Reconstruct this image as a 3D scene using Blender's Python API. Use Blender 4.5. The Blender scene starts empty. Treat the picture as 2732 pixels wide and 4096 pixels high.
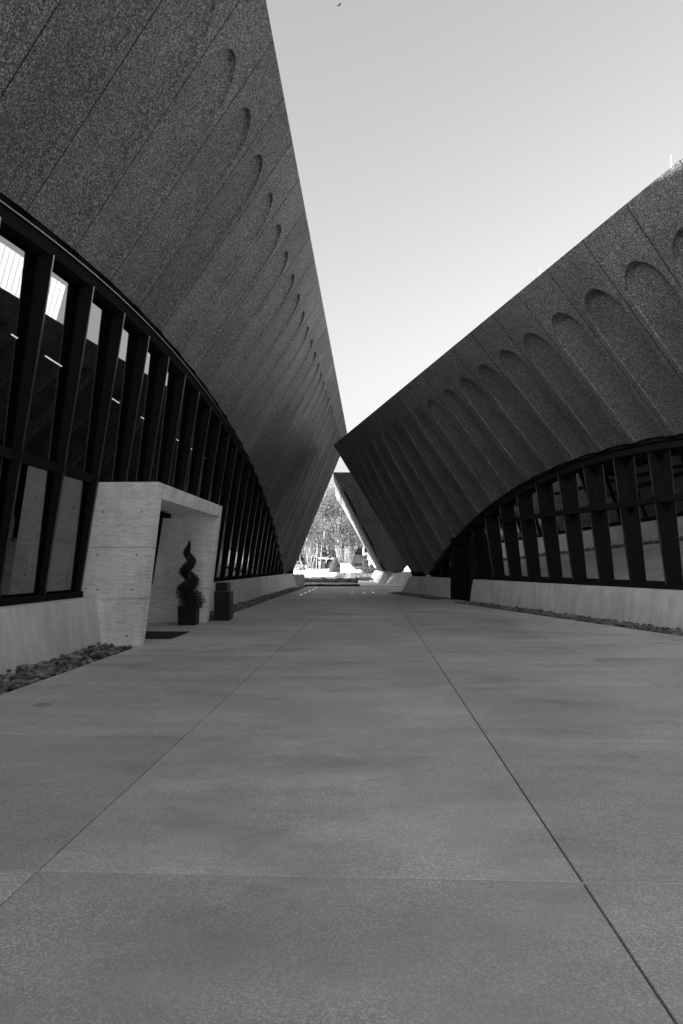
import bpy, math, random
from mathutils import Vector, Matrix
R = math.radians
random.seed(7)
scene = bpy.context.scene
C = scene.collection

# ------------------------------------------------------------------ camera
cam_d = bpy.data.cameras.new("camera")
cam = bpy.data.objects.new("camera", cam_d)
C.objects.link(cam)
cam.location = (0, 0, 1.6)
cam.rotation_euler = (R(90), 0, 0)
cam_d.sensor_fit = 'VERTICAL'
cam_d.sensor_height = 36
cam_d.sensor_width = 24
cam_d.lens = 24
cam_d.shift_y = 52 / 1024
cam_d.clip_end = 3000
scene.camera = cam

# ------------------------------------------------------------------ sky, sun, exposure
SUN_EL = 17.65
SUN_TR = (0.856, 0.517)                 # horizontal direction the light travels
world = bpy.data.worlds.new("World")
scene.world = world
world.use_nodes = True
wn = world.node_tree.nodes; wl = world.node_tree.links
wn.clear()
sky = wn.new('ShaderNodeTexSky'); sky.sky_type = 'NISHITA'; sky.sun_disc = False
sky.sun_elevation = R(SUN_EL)
sky.sun_rotation = math.atan2(-SUN_TR[0], -SUN_TR[1])
sky.air_density = 1.0; sky.dust_density = 6.5; sky.ozone_density = 1.0
bw = wn.new('ShaderNodeRGBToBW')
bg = wn.new('ShaderNodeBackground'); bg.inputs['Strength'].default_value = 0.13
wo = wn.new('ShaderNodeOutputWorld')
wl.new(sky.outputs[0], bw.inputs[0]); wl.new(bw.outputs[0], bg.inputs[0]); wl.new(bg.outputs[0], wo.inputs[0])

sun_d = bpy.data.lights.new("sun", 'SUN'); sun_d.energy = 5.0; sun_d.angle = R(0.5); sun_d.color = (1, 1, 1)
sun = bpy.data.objects.new("sun", sun_d); C.objects.link(sun)
ce = math.cos(R(SUN_EL))
sun.rotation_euler = Vector((SUN_TR[0]*ce, SUN_TR[1]*ce, -math.sin(R(SUN_EL)))).to_track_quat('-Z', 'Y').to_euler()
sun.location = (-30, -20, 40)

vs = scene.view_settings
vs.view_transform = 'Standard'; vs.look = 'None'; vs.gamma = 1; vs.use_curve_mapping = False
vs.exposure = 1.95
scene.cycles.max_bounces = 10
scene.cycles.diffuse_bounces = 5
scene.cycles.glossy_bounces = 5
scene.cycles.transparent_max_bounces = 12
scene.cycles.sample_clamp_indirect = 6

# ------------------------------------------------------------------ material helpers
def mat(name):
    m = bpy.data.materials.new(name); m.use_nodes = True
    nt = m.node_tree
    return m, nt, nt.nodes['Principled BSDF']
def N(nt, typ, **kw):
    n = nt.nodes.new(typ)
    for k, v in kw.items():
        setattr(n, k, v)
    return n
def pos(nt, scale=(1, 1, 1), rotz=0.0):
    g = N(nt, 'ShaderNodeNewGeometry')
    mp = N(nt, 'ShaderNodeMapping'); mp.inputs['Scale'].default_value = scale
    mp.inputs['Rotation'].default_value = (0, 0, rotz)
    nt.links.new(g.outputs['Position'], mp.inputs['Vector'])
    return mp.outputs[0]
def noise(nt, vec, scale, detail=3, rough=0.55, dist=0.0):
    n = N(nt, 'ShaderNodeTexNoise')
    n.inputs['Scale'].default_value = scale; n.inputs['Detail'].default_value = detail
    n.inputs['Roughness'].default_value = rough; n.inputs['Distortion'].default_value = dist
    nt.links.new(vec, n.inputs['Vector'])
    return n.outputs['Fac']
def voro(nt, vec, scale):
    n = N(nt, 'ShaderNodeTexVoronoi'); n.inputs['Scale'].default_value = scale
    nt.links.new(vec, n.inputs['Vector'])
    return n
def remap(nt, val, a, b, c, d):
    n = N(nt, 'ShaderNodeMapRange')
    for i, v in zip((1, 2, 3, 4), (a, b, c, d)):
        n.inputs[i].default_value = v
    nt.links.new(val, n.inputs[0])
    return n.outputs[0]
def op(nt, o, a, b=None):
    n = N(nt, 'ShaderNodeMath', operation=o)
    for i, v in enumerate((a, b)):
        if v is None: continue
        if isinstance(v, (int, float)): n.inputs[i].default_value = v
        else: nt.links.new(v, n.inputs[i])
    return n.outputs[0]
def bump(nt, p, h, strength, dist):
    b = N(nt, 'ShaderNodeBump'); b.inputs['Strength'].default_value = strength; b.inputs['Distance'].default_value = dist
    nt.links.new(h, b.inputs['Height']); nt.links.new(b.outputs[0], p.inputs['Normal'])
def rnd(nt):
    return N(nt, 'ShaderNodeObjectInfo').outputs['Random']
def plain(name, v, rough=0.6, metal=0.0, spec=0.5, var=0.0, vscale=3.0):
    m, nt, p = mat(name)
    p.inputs['Roughness'].default_value = rough; p.inputs['Metallic'].default_value = metal
    p.inputs['Specular IOR Level'].default_value = spec
    p.inputs['Base Color'].default_value = (v, v, v, 1)
    if var:
        f = noise(nt, pos(nt), vscale, 4)
        nt.links.new(remap(nt, f, .3, .7, v*(1-var), v*(1+var)), p.inputs['Base Color'])
    return m

# dark exposed-aggregate precast
def make_aggregate(name, lo, hi):
    m, nt, p = mat(name)
    pv = pos(nt)
    v1 = voro(nt, pv, 58); v2 = voro(nt, pv, 125)
    sep = N(nt, 'ShaderNodeSeparateColor'); nt.links.new(v1.outputs['Color'], sep.inputs[0])
    sep2 = N(nt, 'ShaderNodeSeparateColor'); nt.links.new(v2.outputs['Color'], sep2.inputs[0])
    a = op(nt, 'POWER', sep.outputs[0], 3.0); b = op(nt, 'POWER', sep2.outputs[1], 2.5)
    mixv = op(nt, 'ADD', op(nt, 'MULTIPLY', a, .62), op(nt, 'MULTIPLY', b, .38))
    big = noise(nt, pv, .55, 5, .65)
    base = remap(nt, mixv, 0, 1, lo, hi)
    k = op(nt, 'MULTIPLY', remap(nt, big, .3, .7, .78, 1.2), remap(nt, rnd(nt), 0, 1, .86, 1.12))
    col = op(nt, 'MULTIPLY', base, k)
    nt.links.new(col, p.inputs['Base Color'])
    p.inputs['Roughness'].default_value = .85; p.inputs['Specular IOR Level'].default_value = .3
    bump(nt, p, op(nt, 'ADD', v1.outputs['Distance'], v2.outputs['Distance']), .5, .012)
    return m
M_AGG = make_aggregate('dark_aggregate_concrete', .025, .55)

# pale board-marked concrete
def make_concrete(name, v, grain=0.0, streak=0.12, sx=(1, 1, 1)):
    m, nt, p = mat(name)
    pv = pos(nt)
    big = noise(nt, pv, 1.3, 5, .6)
    st = noise(nt, pos(nt, (3.2, 3.2, .35)), 1.6, 4, .6)
    fine = noise(nt, pv, 60, 2)
    col = op(nt, 'MULTIPLY', remap(nt, big, .3, .7, v*.84, v*1.1), remap(nt, st, .35, .7, 1+streak*.4, 1-streak))
    col = op(nt, 'MULTIPLY', col, remap(nt, fine, .3, .7, .95, 1.05))
    pits = voro(nt, pv, 9)
    pit = remap(nt, pits.outputs['Distance'], .0, .05, .55, 1.0)
    col = op(nt, 'MULTIPLY', col, pit)
    h = fine
    if grain:
        w = noise(nt, pos(nt, (.55, .55, 5.5)), 2.2, 4, .55, .6)
        s = op(nt, 'SINE', op(nt, 'MULTIPLY', w, 38.0))
        patch = remap(nt, noise(nt, pos(nt, (.8, .8, 2.0)), 1.2, 3), .38, .62, .15, 1)
        g = op(nt, 'MULTIPLY', remap(nt, s, .1, .95, 0, grain), patch)
        w2 = noise(nt, pos(nt, (1.2, 1.2, 16)), 3.0, 3, .6, .3)
        g2 = remap(nt, w2, .45, .7, 0, grain*.8)
        col = op(nt, 'MULTIPLY', col, op(nt, 'SUBTRACT', 1.18, op(nt, 'ADD', g, g2)))
    nt.links.new(col, p.inputs['Base Color'])
    p.inputs['Roughness'].default_value = .8; p.inputs['Specular IOR Level'].default_value = .3
    bump(nt, p, h, .15, .01)
    return m
M_PLY = make_concrete('plywood_marked_concrete', .80, grain=.28, streak=.10)
M_CON = make_concrete('smooth_grey_concrete', .70, streak=.16)

# paving slabs
def make_paving():
    m, nt, p = mat('broomed_plaza_concrete')
    pv = pos(nt)
    lat = noise(nt, pos(nt, (.5, 1.7, 1)), 1.1, 6, .62, .2)
    blot = noise(nt, pv, .38, 5, .6)
    mid = noise(nt, pv, 5.0, 5, .65)
    spk = voro(nt, pv, 150)
    sep = N(nt, 'ShaderNodeSeparateColor'); nt.links.new(spk.outputs['Color'], sep.inputs[0])
    worn = remap(nt, noise(nt, pv, .8, 4, .6), .4, .6, .35, 1.0)      # where the fines have worn off the stones
    spd = op(nt, 'ADD', 1.0, op(nt, 'MULTIPLY', remap(nt, op(nt, 'POWER', sep.outputs[0], 2.0), 0, 1, -.2, .55), worn))
    stain = remap(nt, noise(nt, pos(nt, (.45, .8, 1), .4), .9, 7, .7), .53, .64, 1.0, .78)
    drip = remap(nt, voro(nt, pv, 1.1).outputs['Distance'], .02, .06, .74, 1.0)
    col = op(nt, 'MULTIPLY', remap(nt, lat, .3, .7, .47, .61), remap(nt, blot, .3, .7, .81, 1.14))
    col = op(nt, 'MULTIPLY', op(nt, 'MULTIPLY', col, spd), op(nt, 'MULTIPLY', stain, remap(nt, mid, .3, .7, .95, 1.05)))
    col = op(nt, 'MULTIPLY', op(nt, 'MULTIPLY', col, drip), remap(nt, rnd(nt), 0, 1, .90, 1.08))
    nt.links.new(col, p.inputs['Base Color'])
    p.inputs['Roughness'].default_value = .62; p.inputs['Specular IOR Level'].default_value = .35
    bump(nt, p, spk.outputs['Distance'], .12, .005)
    return m
M_PAVE = make_paving()
M_JOINT = plain('joint_filler', .02, .9)
M_METAL = plain('dark_anodised_metal', .016, .7, 0.0, .0)
M_FIN = plain('mullion_metal', .014, .7, .0, .0)
M_CAP = plain('mullion_cap_metal', .10, .3, 1.0)
M_BLACK = plain('black_powder_coat', .010, .42, 0, .3)
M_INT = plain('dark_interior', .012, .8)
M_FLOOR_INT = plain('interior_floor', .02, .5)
M_STEEL = plain('steel', .55, .25, 1.0)
M_WHITE = plain('white_paint', .78, .6, var=.06)
M_ROD = plain('pale_metal_rod', .8, .3)
M_STONE = None
def make_stone():
    m, nt, p = mat('river_stone')
    f = noise(nt, pos(nt), 18, 4)
    c = op(nt, 'MULTIPLY', remap(nt, op(nt, 'POWER', rnd(nt), 2.6), 0, 1, .05, .42), remap(nt, f, .3, .7, .75, 1.25))
    nt.links.new(c, p.inputs['Base Color']); p.inputs['Roughness'].default_value = .6
    return m
M_STONE = make_stone()
def make_stone_mass():
    m, nt, p = mat('river_stone_mass')
    v = voro(nt, pos(nt), 7)
    sep = N(nt, 'ShaderNodeSeparateColor'); nt.links.new(v.outputs['Color'], sep.inputs[0])
    nt.links.new(remap(nt, op(nt, 'POWER', sep.outputs[0], 2.0), 0, 1, .06, .3), p.inputs['Base Color'])
    p.inputs['Roughness'].default_value = .65
    return m
M_STONES = make_stone_mass()
M_SOIL = plain('dark_soil', .025, .9, var=.3)
def make_glass():
    m, nt, p = mat('tinted_glass')
    nt.nodes.remove(p)
    out = nt.nodes['Material Output']
    tr = N(nt, 'ShaderNodeBsdfTransparent'); tr.inputs[0].default_value = (.15, .15, .15, 1)
    gl = N(nt, 'ShaderNodeBsdfGlossy'); gl.inputs['Roughness'].default_value = .005
    gl.inputs['Color'].default_value = (.95, .95, .95, 1)
    fr = N(nt, 'ShaderNodeFresnel'); fr.inputs['IOR'].default_value = 2.0
    mx = N(nt, 'ShaderNodeMixShader')
    nt.links.new(op(nt, 'MINIMUM', op(nt, 'MULTIPLY', fr.outputs[0], 1.5), 1.0), mx.inputs[0])
    nt.links.new(tr.outputs[0], mx.inputs[1]); nt.links.new(gl.outputs[0], mx.inputs[2])
    nt.links.new(mx.outputs[0], out.inputs[0])
    return m
M_GLASS = make_glass()
def emis(name, v, s):
    m, nt, p = mat(name)
    p.inputs['Base Color'].default_value = (v, v, v, 1)
    p.inputs['Emission Color'].default_value = (1, 1, 1, 1); p.inputs['Emission Strength'].default_value = s
    return m
M_LAMP = emis('lit_lamp_strip', .8, 1.4)
def make_leaf(name, lo, hi, rough=.5, trans=.25):
    m, nt, p = mat(name)
    f = noise(nt, pos(nt), 2.3, 3)
    nt.links.new(remap(nt, f, .3, .7, lo, hi), p.inputs['Base Color'])
    p.inputs['Roughness'].default_value = rough
    out = nt.nodes['Material Output']
    t = N(nt, 'ShaderNodeBsdfTranslucent'); t.inputs[0].default_value = (hi, hi, hi, 1)
    mx = N(nt, 'ShaderNodeMixShader'); mx.inputs[0].default_value = trans
    nt.links.new(p.outputs[0], mx.inputs[1]); nt.links.new(t.outputs[0], mx.inputs[2]); nt.links.new(mx.outputs[0], out.inputs[0])
    return m
M_LEAF = make_leaf('oak_leaf', .035, .21)
M_LEAFD = make_leaf('dark_leaf', .02, .06)
M_MOSS = make_leaf('spanish_moss', .16, .34)
M_COVER = make_leaf('ground_cover_leaf', .025, .10)
M_HEDGE = make_leaf('hedge_leaf', .03, .14)
M_TOPI = make_leaf('topiary_leaf', .012, .04, trans=.1)
M_BARK = plain('oak_bark', .10, .9, var=.5, vscale=6)
M_MYRTLE = plain('smooth_pale_bark', .34, .7, var=.3, vscale=8)
M_ASPH = plain('worn_asphalt', .085, .85, var=.15, vscale=.8)
M_DRIVE = plain('sun_bleached_drive', .42, .8, var=.12, vscale=.5)
def make_brickwalk():
    m, nt, p = mat('brick_walk')
    b = N(nt, 'ShaderNodeTexBrick'); b.inputs['Scale'].default_value = 1.0
    b.inputs['Color1'].default_value = (.2, .2, .2, 1); b.inputs['Color2'].default_value = (.28, .28, .28, 1); b.inputs['Mortar'].default_value = (.06, .06, .06, 1)
    b.inputs['Brick Width'].default_value = .45; b.inputs['Row Height'].default_value = .22; b.inputs['Mortar Size'].default_value = .015
    nt.links.new(pos(nt, (1, 1, 1), R(35)), b.inputs['Vector']); nt.links.new(b.outputs[0], p.inputs['Base Color'])
    p.inputs['Roughness'].default_value = .8
    return m
M_BRICK = make_brickwalk()
M_GROUND = plain('dry_lawn', .13, .95, var=.35, vscale=1.2)
M_ROOF = plain('grey_roofing', .2, .8)
M_CAR1 = plain('grey_car_paint', .16, .25, .4)
M_CAR2 = plain('silver_car_paint', .5, .25, .3)
M_CAR3 = plain('black_car_paint', .012, .2)
M_CARG = plain('car_glass', .012, .05)
M_TYRE = plain('tyre_rubber', .02, .8)

# ------------------------------------------------------------------ object helpers
ORI = {}
def tag(o, label=None, cat=None, group=None, kind=None):
    if label: o['label'] = label
    if cat: o['category'] = cat
    if group: o['group'] = group
    if kind: o['kind'] = kind
    return o
def thing(name, loc, label=None, cat=None, group=None):
    o = bpy.data.objects.new(name, None); C.objects.link(o)
    o.empty_display_size = .2
    o.location = loc; ORI[o.name] = Vector(loc)
    return tag(o, label, cat, group)
def mesh_obj(name, vf, m, parent=None, smooth=False, kind=None):
    verts, faces = vf
    org = ORI[parent.name] if parent else Vector((0, 0, 0))
    me = bpy.data.meshes.new(name)
    me.from_pydata([(v[0]-org.x, v[1]-org.y, v[2]-org.z) for v in verts], [], faces)
    if smooth:
        me.polygons.foreach_set('use_smooth', [True]*len(me.polygons))
    me.materials.append(m); me.update()
    o = bpy.data.objects.new(name, me); C.objects.link(o)
    if parent: o.parent = parent
    ORI[o.name] = org
    if kind: o['kind'] = kind
    return o
def join(*parts):
    V, F = [], []
    for v, f in parts:
        b = len(V); V += list(v); F += [tuple(i+b for i in q) for q in f]
    return V, F
def box(x0, x1, y0, y1, z0, z1):
    v = [(x, y, z) for z in (z0, z1) for y in (y0, y1) for x in (x0, x1)]
    return v, [(0, 2, 3, 1), (4, 5, 7, 6), (0, 1, 5, 4), (2, 6, 7, 3), (0, 4, 6, 2), (1, 3, 7, 5)]
def bevel_box(x0, x1, y0, y1, z0, z1, b):
    "box with its vertical and top edges chamfered"
    ring = lambda i, z: [(x0+i+b, y0+i, z), (x1-i-b, y0+i, z), (x1-i, y0+i+b, z), (x1-i, y1-i-b, z), (x1-i-b, y1-i, z), (x0+i+b, y1-i, z), (x0+i, y1-i-b, z), (x0+i, y0+i+b, z)]
    V = ring(0, z0) + ring(0, z1-b) + ring(b, z1)
    F = [tuple(range(7, -1, -1)), tuple(range(16, 24))]
    for k in (0, 8):
        for i in range(8):
            j = (i+1) % 8
            F.append((k+i, k+j, k+8+j, k+8+i))
    return V, F
def tube(pts, rads, n=6, caps=True):
    V, F = [], []
    pts = [Vector(p) for p in pts]
    for i, p in enumerate(pts):
        d = (pts[min(i+1, len(pts)-1)] - pts[max(i-1, 0)])
        if d.length < 1e-6: d = Vector((0, 0, 1))
        d.normalize()
        a = d.cross(Vector((0.3, 1, .1)) if abs(d.z) > .7 else Vector((0, 0, 1))).normalized(); b = d.cross(a)
        for k in range(n):
            t = 2*math.pi*k/n
            V.append(tuple(p + (a*math.cos(t) + b*math.sin(t))*rads[i]))
    for i in range(len(pts)-1):
        for k in range(n):
            k2 = (k+1) % n
            F.append((i*n+k, i*n+k2, (i+1)*n+k2, (i+1)*n+k))
    if caps:
        F.append(tuple(range(n-1, -1, -1))); F.append(tuple(range((len(pts)-1)*n, len(pts)*n)))
    return V, F
def copy_tree(o, parent=None):
    c = o.copy(); C.objects.link(c); c.parent = parent
    for ch in list(o.children): copy_tree(ch, c)
    return c
class Frame:
    def __init__(s, p0, u, n):
        s.p0, s.u, s.n = p0, u, n
    def __call__(s, a, q, z):
        return (s.p0[0]+s.u[0]*a+s.n[0]*q, s.p0[1]+s.u[1]*a+s.n[1]*q, z)
def prism(F, poly, s0, s1):
    "poly = [(q,z)..]; s0/s1 numbers or lists"
    n = len(poly)
    a = s0 if isinstance(s0, (list, tuple)) else [s0]*n
    b = s1 if isinstance(s1, (list, tuple)) else [s1]*n
    V = [F(a[i], *poly[i]) for i in range(n)] + [F(b[i], *poly[i]) for i in range(n)]
    Q = [tuple(range(n-1, -1, -1)), tuple(range(n, 2*n))]
    for i in range(n):
        j = (i+1) % n
        Q.append((i, j, n+j, n+i))
    return V, Q
def fbox(F, s0, s1, q0, q1, z0, z1):
    return prism(F, [(q0, z0), (q0, z1), (q1, z1), (q1, z0)], s0, s1)

# ------------------------------------------------------------------ pavilion system
ZF = 1.0          # underside of the feet
SLOPE = 0.162     # lean of the glazing
class Side:
    "one leaning face of a pavilion: straight top edge, arched lower edge, mitred ends"
    def __init__(s, F, sc, hb, hm, ht, ztop, zap, L0=3.86, k=1.0):
        s.k, s.lo, s.hi = k, sc-ht/k, sc+ht
        s.F, s.sc, s.hb, s.hm, s.ht, s.ztop, s.zap, s.L0 = F, sc, hb, hm, ht, ztop, zap, L0
    def dist(s, a): return a-s.sc if a > s.sc else (s.sc-a)*s.k
    def zb(s, a):
        d = s.dist(a)
        if d < s.hb: return max(ZF, s.zap-(s.zap-ZF)*(d/s.hb)**2)
        if d <= s.hm: return ZF
        return ZF+(min(d, s.ht)-s.hm)/(s.ht-s.hm)*(s.ztop-ZF)
    def qa(s, z): return s.L0-SLOPE*(z-.95)
    def qb(s, a):
        d = s.dist(a)
        if d <= s.hm: return s.qa(s.zb(a))
        t = (s.ztop-s.zb(a))/(s.ztop-ZF)
        return s.qa(ZF)*t
    def pt(s, a, w, dep=0.0):
        zb, qb = s.zb(a), s.qb(a)
        dq, dz = qb, zb-s.ztop
        L = math.hypot(dq, dz)
        if L < 1e-4: return s.F(a, 0, s.ztop)
        return s.F(a, qb*w - dz/L*dep, s.ztop+dz*w + dq/L*dep)
    def length(s, a): return math.hypot(s.qb(a), s.zb(a)-s.ztop)
    def panel(s, s0, s1, flute=True, W=.39, D=.05, d0=.95, RR=.8):
        "one precast panel with its round-headed flute; returns verts, faces"
        gap = .0105
        lo, hi = s.lo+.01, s.hi-.01
        a0, a1 = max(s0+gap, lo), min(s1-gap, hi)
        wd = s1-s0; mid = (s0+s1)/2
        Lm = s.length(mid)
        ok = flute and Lm > d0+RR+.4 and a0 <= s0+gap+1e-6 and a1 >= s1-gap-1e-6
        V, Fc = [], []
        if not ok:
            cols = [a0+(a1-a0)*i/8 for i in range(9)]
            rows = [i/10 for i in range(11)]
            for w in rows:
                for a in cols: V.append(s.pt(a, w))
            nc, nr = len(cols), len(rows)
        else:
            ts = [-1, -.97, -.8, -.55, -.28, 0, .28, .55, .8, .97, 1]
            rr = [0, .004, .03, .1, .22, .4, .6, .8, 1.0]
            dist = [0, d0*.5] + [d0+r*RR for r in rr]
            rest = 7
            dl = d0+RR
            rowl = [(d, None) for d in dist] + [(dl, (i+1)/rest) for i in range(rest)]
            for d, fr in rowl:
                r = (d-d0)/RR if fr is None else 1.0
                if r <= 0: hw = 0.0
                else: hw = W*math.sqrt(max(0, 1-(1-min(1, r))**2))
                for j in range(13):
                    if j == 0: a, dep = a0, 0
                    elif j == 12: a, dep = a1, 0
                    else:
                        t = ts[j-1]
                        hh = hw if hw > 0 else .02
                        a = mid+t*hh*wd
                        dep = 0 if abs(t) == 1 or r <= 0 else .03+D*(1-t*t)
                    La = s.length(a)
                    dd = d if fr is None else dl+(La-dl)*fr
                    V.append(s.pt(a, min(1, dd/max(La, 1e-3)), dep))
            nc, nr = 13, len(rowl)
        for i in range(nr-1):
            for j in range(nc-1):
                Fc.append((i*nc+j, i*nc+j+1, (i+1)*nc+j+1, (i+1)*nc+j))
        # skirts give the panel its thickness
        loop = [j for j in range(nc)] + [i*nc+nc-1 for i in range(1, nr)] + [(nr-1)*nc+j for j in range(nc-2, -1, -1)] + [i*nc for i in range(nr-2, 0, -1)]
        b = len(V)
        for k in loop:
            p = Vector(V[k]); nn = Vector((s.F.n[0], s.F.n[1], .75)).normalized()
            V.append(tuple(p+nn*.16))
        m = len(loop); s.nskirt = m
        for i in range(m):
            j = (i+1) % m
            Fc.append((loop[i], b+i, b+j, loop[j]))
        return V, Fc
    def core(s, dep=.14, step=.7):
        "sheet behind the panels"
        n = int((s.hi-s.lo)/step); V, Fc = [], []
        xs = sorted(set([s.lo+(s.hi-s.lo)*i/n for i in range(n+1)]+[s.sc-s.hm/s.k, s.sc+s.hm, s.sc-s.hb/s.k, s.sc+s.hb]))
        for a in xs:
            for w in (0.0, .5, 1.0):
                p = Vector(s.pt(a, w)); V.append(tuple(p+Vector((s.F.n[0]*dep, s.F.n[1]*dep, dep*.4 if w > 0 else -.03))))
        for i in range(len(xs)-1):
            for k in (0, 1):
                Fc.append((i*3+k, i*3+k+1, i*3+4+k, i*3+3+k))
        return V, Fc
    # ---- glazing
    def qg(s, z): return s.L0+.10-SLOPE*(z-.95)
    def head_z(s, a): return s.zb(a)-.24
    def fin(s, a, w=.03, dep=.30, o=0.0):
        zt = s.head_z(a)+(.05 if o == 0 else .0); z0 = 1.075 if o else 1.02
        return prism(s.F, [(s.qg(z0)+o, z0), (s.qg(zt)+o, zt), (s.qg(zt)+o+dep, zt), (s.qg(z0)+o+dep, z0)], a-w, a+w)
    def pane(s, a0, a1, z0, z1=None, dq=.20):
        g = .04
        a0 += g; a1 -= g
        t0 = s.head_z(a0)+.06 if z1 is None else z1
        t1 = s.head_z(a1)+.06 if z1 is None else z1
        if max(t0, t1) < z0+.08: return None
        t0, t1 = max(t0, z0+.01), max(t1, z0+.01)
        zr, dq = (6.0, .20) if s.zap > 6 else (3.0, .28)
        qp = lambda z: s.L0+.10-SLOPE*(zr-.95)+.138*(zr-z)+dq
        V = [s.F(a0, qp(z0), z0), s.F(a1, qp(z0), z0), s.F(a1, qp(t1), t1), s.F(a0, qp(t0), t0)]
        return V, [(0, 1, 2, 3)]
    def ribbon(s, zlo, zhi, qoff, dep, a0, a1, step=.48):
        "bar that follows the arch: from arch+zlo to arch+zhi"
        n = max(4, int((a1-a0)/step)); V, Fc = [], []
        for i in range(n+1):
            a = a0+(a1-a0)*i/n; z = s.zb(a)
            for (dz, dq) in ((zlo, 0), (zhi, 0), (zhi, dep), (zlo, dep)):
                zz = max(1.02, z+dz) if dz < 0 else z+dz
                V.append(s.F(a, s.qg(zz)+qoff+dq, zz))
        for i in range(n):
            for k in range(4):
                k2 = (k+1) % 4
                Fc.append((i*4+k, i*4+k2, i*4+4+k2, i*4+4+k))
        Fc += [(0, 1, 2, 3), tuple(n*4+k for k in (3, 2, 1, 0))]
        return V, Fc

def add_panels(side, parent, joint, pitch):
    k = math.floor((side.lo-joint)/pitch)
    while joint+k*pitch < side.hi:
        s0, s1 = joint+k*pitch, joint+(k+1)*pitch
        if s1 > side.lo+.15 and s0 < side.hi-.15:
            vf = side.panel(s0, s1); o = mesh_obj('wall_panel', vf, M_AGG, parent)
            o.data.materials.append(M_JOINT)
            nb = len(vf[1]); ns = side.nskirt
            o.data.polygons.foreach_set('material_index', [0]*(nb-ns)+[1]*ns)
        k += 1
def add_glazing(side, parent, joint, pitch, ztr=3.2, skip=(), clip=None):
    a_lo, a_hi = side.sc-side.hb/side.k, side.sc+side.hb
    if clip: a_lo, a_hi = max(a_lo, clip[0]), min(a_hi, clip[1])
    k = math.floor((a_lo-joint)/pitch)
    while joint+k*pitch < a_hi:
        a0, a1 = joint+k*pitch, joint+(k+1)*pitch
        k += 1
        if a1 <= a_lo or a0 >= a_hi: continue
        hole = any(x0 < (a0+a1)/2 < x1 for x0, x1 in skip)
        if side.head_z(a0) > 1.25 and a0 > a_lo:
            fo = mesh_obj('mullion', side.fin(a0), M_FIN, parent)
            mesh_obj('cap', side.fin(a0, .017, .02, -.022), M_CAP, fo)
        c0, c1 = max(a0, a_lo+.3), min(a1, a_hi-.3)
        if c1-c0 < .3: continue
        top = min(side.head_z(c0), side.head_z(c1))
        if top > ztr+.3:
            if not hole:
                mesh_obj('window_pane', side.pane(c0, c1, 1.06, ztr), M_GLASS, parent)
                mesh_obj('transom', fbox(side.F, c0+.03, c1-.03, side.qg(ztr)+.06, side.qg(ztr)+.30, ztr-.03, ztr+.13), M_METAL, parent)
            pv = side.pane(c0, c1, ztr+.1)
            if pv: mesh_obj('window_pane', pv, M_GLASS, parent)
        elif not hole:
            pv = side.pane(c0, c1, 1.06)
            if pv: mesh_obj('window_pane', pv, M_GLASS, parent)
    mesh_obj('arch_frame', side.ribbon(-.26, .10, .0, .34, a_lo+.05, a_hi-.05), M_METAL, parent)
    mesh_obj('arch_trim', side.ribbon(-.075, -.06, -.045, .04, a_lo+.6, a_hi-.6), M_CAP, parent)

def pavilion(name, loc, label, front, D, endL, plinth_depth):
    "thing + roof + the three far faces as plain walls"
    t = thing(name, loc, label, 'building')
    return t
def sides_of(front, D, hb_end, zap_end, zap_back):
    F = front.F; u, n = F.u, F.n
    mid, half = (front.lo+front.hi)/2, (front.hi-front.lo)/2
    e = front.ht-front.hm
    pb = F(mid, D, 0)
    back = Side(Frame((pb[0], pb[1]), (-u[0], -u[1]), (-n[0], -n[1])), 0, front.hb-front.ht+half, half-e, half, front.ztop, zap_back, front.L0)
    hm_e = D/2-front.qa(ZF)
    ends = []
    for sg in (1, -1):
        p = F(front.hi if sg > 0 else front.lo, D/2, 0)
        fr = Frame((p[0], p[1]), (n[0]*sg, n[1]*sg), (-u[0]*sg, -u[1]*sg))
        ends.append(Side(fr, 0, min(hb_end, hm_e-.1), hm_e, D/2, front.ztop, zap_end, (e if sg > 0 else e/front.k)+SLOPE*.05))
    return back, ends
def roof(front, D, zdrop=.35):
    F = front.F; e = 1.0
    a0, a1 = front.lo+e, front.hi-e
    z1 = front.ztop-zdrop
    return prism(F, [(e, z1-.35), (e, z1), (D-e, z1), (D-e, z1-.35)], a0, a1)

def plinth_blocks(side, parent, s0, s1, end0=0.0, end1=0.0, step=4.35):
    poly = [(side.L0-.36, -.12), (side.L0-.21, .95), (side.L0+.7, .95), (side.L0+.7, -.12)]
    n = max(1, round((s1-s0)/step)); w = (s1-s0)/n
    for i in range(n):
        a, b = s0+i*w+(.006 if i else 0), s0+(i+1)*w-(.006 if i < n-1 else 0)
        A, B = [a]*4, [b]*4
        if i == 0 and end0: A = [a-end0, a, a, a-end0]
        if i == n-1 and end1: B = [b+end1, b, b, b+end1]
        mesh_obj('plinth_block', prism(side.F, poly, A, B), M_CON, parent)

# ================================================================== SETTING
def zg(y): return min(.45, max(0, (y-85)*.0067))
YS = [-90, -20, 20, 47, 85, 118, 152.2, 300, 900]
def strip(x0, x1, y0, y1, dz, n=1):
    ys = [y0]+[y for y in YS if y0 < y < y1]+[y1]
    V, Fc = [], []
    for y in ys:
        a = x0(y) if callable(x0) else x0; b = x1(y) if callable(x1) else x1
        V += [(a, y, zg(y)+dz), (b, y, zg(y)+dz)]
    for i in range(len(ys)-1):
        Fc.append((2*i, 2*i+1, 2*i+3, 2*i+2))
    return V, Fc
gz = []
ground = mesh_obj('ground', join(strip(-500, 500, -90, 900, -.16)), M_GROUND, kind='structure')

uA = (.0443/1.00098, 1/1.00098); nA = (-uA[1], uA[0])
FA = Frame((-1.74, 0), uA, nA)
FB = Frame((7.803, 1.744), (-.2181, .9759), (.9759, .2181))
FC = Frame((0, 49.7), (1, 0), (0, 1))

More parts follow.
